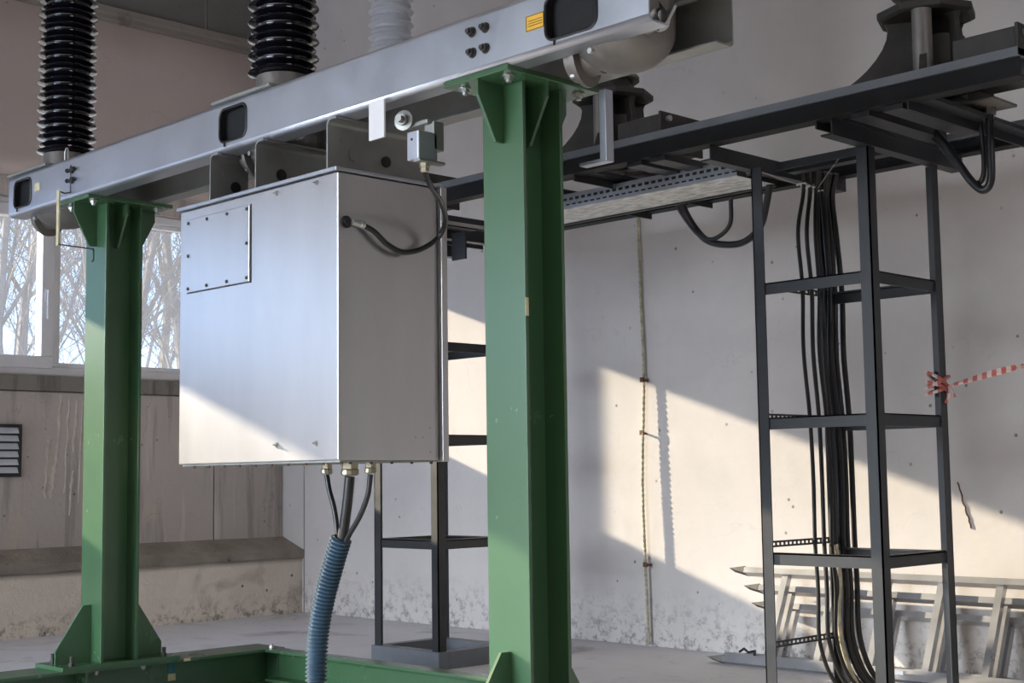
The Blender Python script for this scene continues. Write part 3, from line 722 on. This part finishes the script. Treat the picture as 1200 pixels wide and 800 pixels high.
def tbox(x, label):
    t = thing('terminal_box', label, 'box', (x, 4.33, 2.098), 'grey terminal boxes on the frame')
    MB().box(x-.12, x+.10, 4.20, 4.44, 2.105, 2.245).build('housing', m_cast, t, bevel=.006)
    MB().box(x+.10, x+.112, 4.19, 4.45, 2.10, 2.252).build('cover', m_cast, t, bevel=.002)
    MB().lathe([(.012, 0), (.012, .016)], (x+.112, 4.23, 2.225), (1, 0, 0), 10).build('cover_screw', m_steel, t)
tbox(-4.98, 'grey terminal box on the dark frame beside the control cabinet'); tbox(-3.54, 'grey terminal box on the dark frame right of the foreground column'); tbox(-2.09, 'grey terminal box on the dark frame at the far right')
tag(MB().prism([(-2.93, 4.1, 2.10), (-2.93, 4.22, 2.10), (-2.93, 4.22, 2.135), (-2.93, 4.1, 2.125)], (.13, 0, 0), 0).build('clamp_block', m_cast, bevel=.004), 'small dark wedge block on the dark beam left of the right casting', 'block')
def post(x, label):
    insulator('post_insulator', label, x, 4.37, 2.481, 1.6, .112, .100, .078, .066, m_greyins, .05, 'grey post insulators')
post(-5.27, 'light grey ribbed post insulator behind the galvanised beam')
post(-3.83, 'light grey post insulator on the middle dark casting'); post(-2.39, 'light grey post insulator on the right dark casting')

# ------------------------------------------------------------------ cable tray
TX0, TX1, TY0, TY1, TZ = -4.36, -3.08, 4.195, 4.435, 1.94
t = thing('cable_tray', 'perforated galvanised cable tray running behind the foreground column to the right tower', 'cable tray', (-3.85, 4.31, TZ))
m_tray = mat('embossed_tray_zinc', (.66, .67, .66), .5, .25, var=.45, scale=17, stretch=(1, 2.2, 1), bump=.6, bscale=45)
MB().box(TX0, TX1, TY0, TY1, TZ-.002, TZ).build('bottom', m_tray, t)
s_ = MB()
for z in (TZ, TZ+.020, TZ+.045): s_.box(TX0, TX1, TY0, TY0+.002, z, z+(.013 if z < TZ+.04 else .017))
s_.build('near_side', m_galv, t)
s_ = MB(); n = 38
for i in range(n):
    x = TX0+(TX1-TX0)*i/n
    s_.box(x, x+.012, TY0, TY0+.002, TZ+.013, TZ+.020).box(x+.018, x+.030, TY0, TY0+.002, TZ+.033, TZ+.045)
s_.build('perforated_webs', m_galv, t, kind='stuff')
MB().box(TX0, TX1, TY0+.004, TY0+.006, TZ, TZ+.06).build('inner_lining', m_dark, t)
MB().box(TX0, TX1, TY1-.002, TY1+.012, TZ-.008, TZ+.05).build('far_side', m_dark, t)
for x in (-4.2,): MB().box(x, x+.03, TY0, TY1, TZ+.06, TZ+.10).build('hanger', m_dark, t)

cable('black_cable', 'small loop of black cable drooping below the cable tray', [(-3.59, 4.40, 2.05), (-3.597, 4.50, 1.93), (-3.56, 4.52, 1.86), (-3.51, 4.52, 1.81), (-3.44, 4.52, 1.785), (-3.36, 4.52, 1.83), (-3.335, 4.50, 1.93)], .009)
cable('black_cable', 'large loop of black cable drooping from the tray to the right tower', [(-3.565, 4.40, 2.05), (-3.575, 4.50, 1.93), (-3.545, 4.53, 1.85), (-3.48, 4.53, 1.785), (-3.39, 4.53, 1.757), (-3.29, 4.52, 1.755), (-3.20, 4.50, 1.80), (-3.13, 4.45, 1.88), (-3.09, 4.42, 1.955)], .014)
cable('black_cable', 'thick black cable in a sharp hanging loop below the right casting', [(-2.50, 4.38, 2.09), (-2.44, 4.40, 2.06), (-2.36, 4.40, 1.965), (-2.31, 4.40, 1.885), (-2.265, 4.40, 1.815), (-2.225, 4.40, 1.78), (-2.196, 4.40, 1.81), (-2.192, 4.40, 1.93), (-2.19, 4.40, 2.05)], .014)
cable('black_cable', 'thinner black cable beside the sharp loop under the right casting', [(-2.52, 4.41, 2.075), (-2.43, 4.42, 2.02), (-2.36, 4.42, 1.93), (-2.30, 4.42, 1.85), (-2.255, 4.42, 1.81), (-2.23, 4.42, 1.84), (-2.228, 4.42, 1.94), (-2.232, 4.41, 2.05)], .009)
for x in (-3.59, -3.56, -2.19, -2.232):
    pass
t = thing('gland_plate', 'pale gland plate under the right casting where the black cables enter', 'plate', (-2.25, 4.38, 2.03))
MB().box(-2.40, -2.12, 4.30, 4.46, 2.052, 2.062).build('plate', m_castl, t, bevel=.002)
for x in (-2.192, -2.232): MB().lathe([(.022, 0), (.022, -.022), (.015, -.024), (.015, -.034)], (x, 4.405, 2.052), (0, 0, 1), 8).build('cable_gland', m_castl, t)
t = thing('gland_plate', 'pale gland plate under the frame where the looped cables enter', 'plate', (-3.6, 4.38, 2.03))
MB().box(-3.76, -3.50, 4.30, 4.46, 2.052, 2.062).build('plate', m_castl, t, bevel=.002)
for x in (-3.592, -3.556): MB().lathe([(.022, 0), (.022, -.022), (.015, -.024), (.015, -.034)], (x, 4.40, 2.052), (0, 0, 1), 8).build('cable_gland', m_castl, t)

# bundle of vertical cables in the right tower
random.seed(7)
side = ['leftmost thin', 'second from the left, thin', 'third from the left, thin', 'fourth from the left, thick', 'fifth from the left, thick', 'sixth from the left, thick', 'rightmost thick']
for i, (y, r, dx) in enumerate([(4.475, .0075, 0), (4.535, .008, .0), (4.570, .0075, .01), (4.612, .012, -.004), (4.650, .012, .006), (4.690, .012, 0), (4.728, .011, .008)]):
    x = -2.985+dx; w = random.uniform(-.008, .008); top = 4.50+(y-4.50)*.72
    cable('riser_cable', side[i]+' black cable of the bundle in the right tower', [(x+.02+.03*i/9, top-.03, 1.985), (x, top, 1.90), (x, y-.035+w, 1.74), (x, y-.02, 1.53), (x, y-.03-w, 1.30), (x, y+.0, 1.05), (x, y+.012+w, .82), (x, y+.006, .60), (x+.01, y+.004+w, .42), (x+.01, y, .24), (x+.04, y+.03, .10), (x+.10, y+.08, .02)], r, group='riser cables in the right tower')
cable('marked_cable', 'weathered yellow and white cable among the black riser cables, near the floor', [(-2.975, 4.60, .58), (-2.972, 4.615, .45), (-2.975, 4.605, .33), (-2.965, 4.61, .20), (-2.93, 4.63, .08), (-2.88, 4.66, .015)], .010, m_rope)
# cable ties and loose wire ends
for i, (y, z) in enumerate([(4.47, 1.93), (4.50, 1.926), (4.53, 1.925), (4.56, 1.915), (4.60, 1.92)]):
    tag(MB().tube([(-2.985+.018*math.cos(a), y+.012*math.sin(a), z) for a in [q*math.pi/4 for q in range(8)]], .003, 5, closed=True).box(-3.006, -2.998, y-.004, y+.004, z-.004, z+.006).build('cable_tie', m_white), 'white cable tie at the top of the riser cables', 'cable tie', 'cable ties on the risers')
cable('tie_wire', 'thin pale wire arcing from the riser cables to the nearest tower leg', [(-2.97, 4.56, 1.925), (-2.86, 4.46, 1.95), (-2.70, 4.33, 1.99), (-2.60, 4.26, 2.0)], .0022, m_steel, cat='wire')
cable('tie_wire', 'thin pale wire running along under the left cross bar to the risers', [(-2.99, 4.56, 1.925), (-3.0, 4.40, 1.935), (-3.0, 4.24, 1.945)], .0022, m_steel, cat='wire')

# ------------------------------------------------------------------ ladder
Ld = thing('extension_ladder', 'aluminium three-section extension ladder lying on its side against the back wall', 'ladder', (-2.6, 5.2, 0))
e2 = Vector((0, .428, .904)); e3 = Vector((0, .904, -.428)); lx1 = -.9
def obox(mb, o, a0, a1, b0, b1, c0, c1):
    vs = [Vector((a, 0, 0))+o+e2*b_+e3*c_ for a in (a0, a1) for b_ in (b0, b1) for c_ in (c0, c1)]
    return mb.quads(vs, [(0, 1, 3, 2), (4, 6, 7, 5), (0, 4, 5, 1), (2, 3, 7, 6), (0, 2, 6, 4), (1, 5, 7, 3)])
for k, (xs, lo, hi) in enumerate([(-3.965, 0, .425), (-3.905, .03, .365), (-3.885, .06, .305)]):
    o0 = Vector((0, 5.185, .026))+e3*.058*k
    for z_, nm in ((lo, 0), (hi, 1)):
        mb = MB(); rh = .026
        obox(mb, o0, xs, lx1, z_-rh/2, z_+rh/2, 0, .008); obox(mb, o0, xs, lx1, z_-rh/2, z_-rh/2+.004, .008, .05); obox(mb, o0, xs, lx1, z_+rh/2-.004, z_+rh/2, .008, .05)
        if nm == 0 and k == 0: obox(mb, o0, xs, lx1, z_-rh/2-.0, z_+rh/2+.022, .008, .014)
        r_ = mb.build('rail', m_ladder, Ld)
        tip = MB()
        vs = [Vector((a, 0, 0))+o0+e2*(z_+b_)+e3*c_ for a, b_ in ((xs-.085, .004), (xs, .018), (xs, -.014)) for c_ in (0, .05)]
        tip.quads(vs, [(0, 2, 4), (1, 5, 3), (0, 1, 3, 2), (2, 3, 5, 4), (4, 5, 1, 0)]); tip.build('end_cap', m_cast if nm else m_castl, Ld)
    x = -3.74
    while x < lx1:
        mb = MB(); obox(mb, o0, x-.015, x+.015, lo+.01, hi-.01, .010, .040); mb.build('rung', m_ladder, Ld); x += .255
    if k == 0:
        for x in (-3.1, -2.55): MB().box(x, x+.05, 5.17, 5.19, .035, .05).build('clip', m_white, Ld)
t = MB().tube([Vector((-3.88, 5.2, .06)), Vector((-3.86, 5.21, .075)), Vector((-3.83, 5.2, .062)), Vector((-3.80, 5.21, .07)), Vector((-3.79, 5.19, .055))], .006, 6)
tag(t.build('wire_scrap', m_black), 'short twisted scrap of black wire on the end of the ladder rail', 'wire')

# ------------------------------------------------------------------ rope on the wall with its pegs
base = spline([(-4.648, 5.485, 2.5), (-4.651, 5.485, 2.17), (-4.645, 5.484, 1.74), (-4.632, 5.478, 1.32), (-4.648, 5.47, .83), (-4.640, 5.468, .41), (-4.633, 5.475, .012)], 62)
mb = MB()
for ph in (0, math.pi):
    mb.tube([p+Vector((.0036*math.cos(ph+i*.85), .0036*math.sin(ph+i*.85), 0)) for i, p in enumerate(base)], .0052, 6)
tag(mb.build('hanging_rope', m_rope, smooth=True), 'old yellowish twisted rope running down the back wall', 'rope')
for z, x, lab, xo in ((1.325, -4.632, 'upper rusty peg holding the rope to the back wall, in the sunlight', .008), (1.06, -4.642, 'small rusty peg on the rope between the two longer pegs', -.004), (.405, -4.640, 'lower rusty peg holding the rope to the back wall near the floor', .01)):
    L_ = .045 if z != 1.06 else .03
    mb = MB().tube([(x+xo, 5.50, z-.004), (x+xo, 5.50-L_, z)], .006, 8).box(x+xo-.012, x+xo+.012, 5.50-L_-.004, 5.50-L_+.004, z-.012, z+.012)
    tag(mb.build('wall_peg', m_rust), lab, 'peg')
# long crack scar on the wall and small hooks on it
mb = MB(); random.seed(3); pts = []
for i in range(14): pts.append((-2.951+.049*i/13+random.uniform(-.004, .004), 5.4985, .80-.19*i/13))
mb.tube(pts, .0035, 5); tag(mb.build('wall_wire', m_rust), 'short dark wire stuck on the sunlit back wall right of the right tower', 'wire')
cable('wall_wire', 'thin bent wire hook sticking to the back wall above the middle of the beam', [(-7.13, 5.49, 3.31), (-7.12, 5.48, 3.20), (-7.10, 5.475, 3.12), (-7.05, 5.48, 3.09)], .004, m_rust, cat='wire')

# ------------------------------------------------------------------ barrier tape
bt = thing('barrier_tape', 'red and white barrier tape tied to the right leg of the tower', 'tape', (-2.54, 4.66, 1.15))
def ribbon(p0, p1, sag, wdt, twist, n, nm, ph=0):
    p0 = Vector(p0); p1 = Vector(p1); mb = MB(); vs = []
    for i in range(n+1):
        t_ = i/n; p = p0.lerp(p1, t_)-Vector((0, 0, sag*4*t_*(1-t_))); a = ph+twist*t_; w_ = wdt*(.35+.65*min(1, t_*3))
        dv = Vector((0, math.cos(a)*.6, math.sin(a)))*w_/2; vs += [p-dv, p+dv]
    mb.quads(vs, [(2*i, 2*i+1, 2*i+3, 2*i+2) for i in range(n)]); o = mb.build(nm, m_tape, bt)
    so = o.modifiers.new('thickness', 'SOLIDIFY'); so.thickness = .0006
ribbon((-2.525, 4.665, 1.155), (-1.1, 4.50, 1.41), .004, .035, 14, 90, 'strip')
ribbon((-2.525, 4.665, 1.150), (-1.1, 4.49, 1.385), .006, .022, 9, 90, 'strip', 1.2)
mb = MB()
for z, ti in ((1.165, .02), (1.15, -.02), (1.135, .012), (1.175, -.03)):
    mb.tube([(-2.587, 4.618, z-ti), (-2.528, 4.618, z), (-2.527, 4.676, z+ti), (-2.587, 4.678, z)], .007, 5, closed=True)
mb.build('wrap', m_tape, bt)
mb = MB().tube([(-2.522, 4.66, 1.15), (-2.515, 4.655, 1.12), (-2.53, 4.65, 1.09)], .007, 5).tube([(-2.52, 4.665, 1.15), (-2.50, 4.66, 1.11)], .006, 5)
mb.build('loose_end', m_tape, bt)
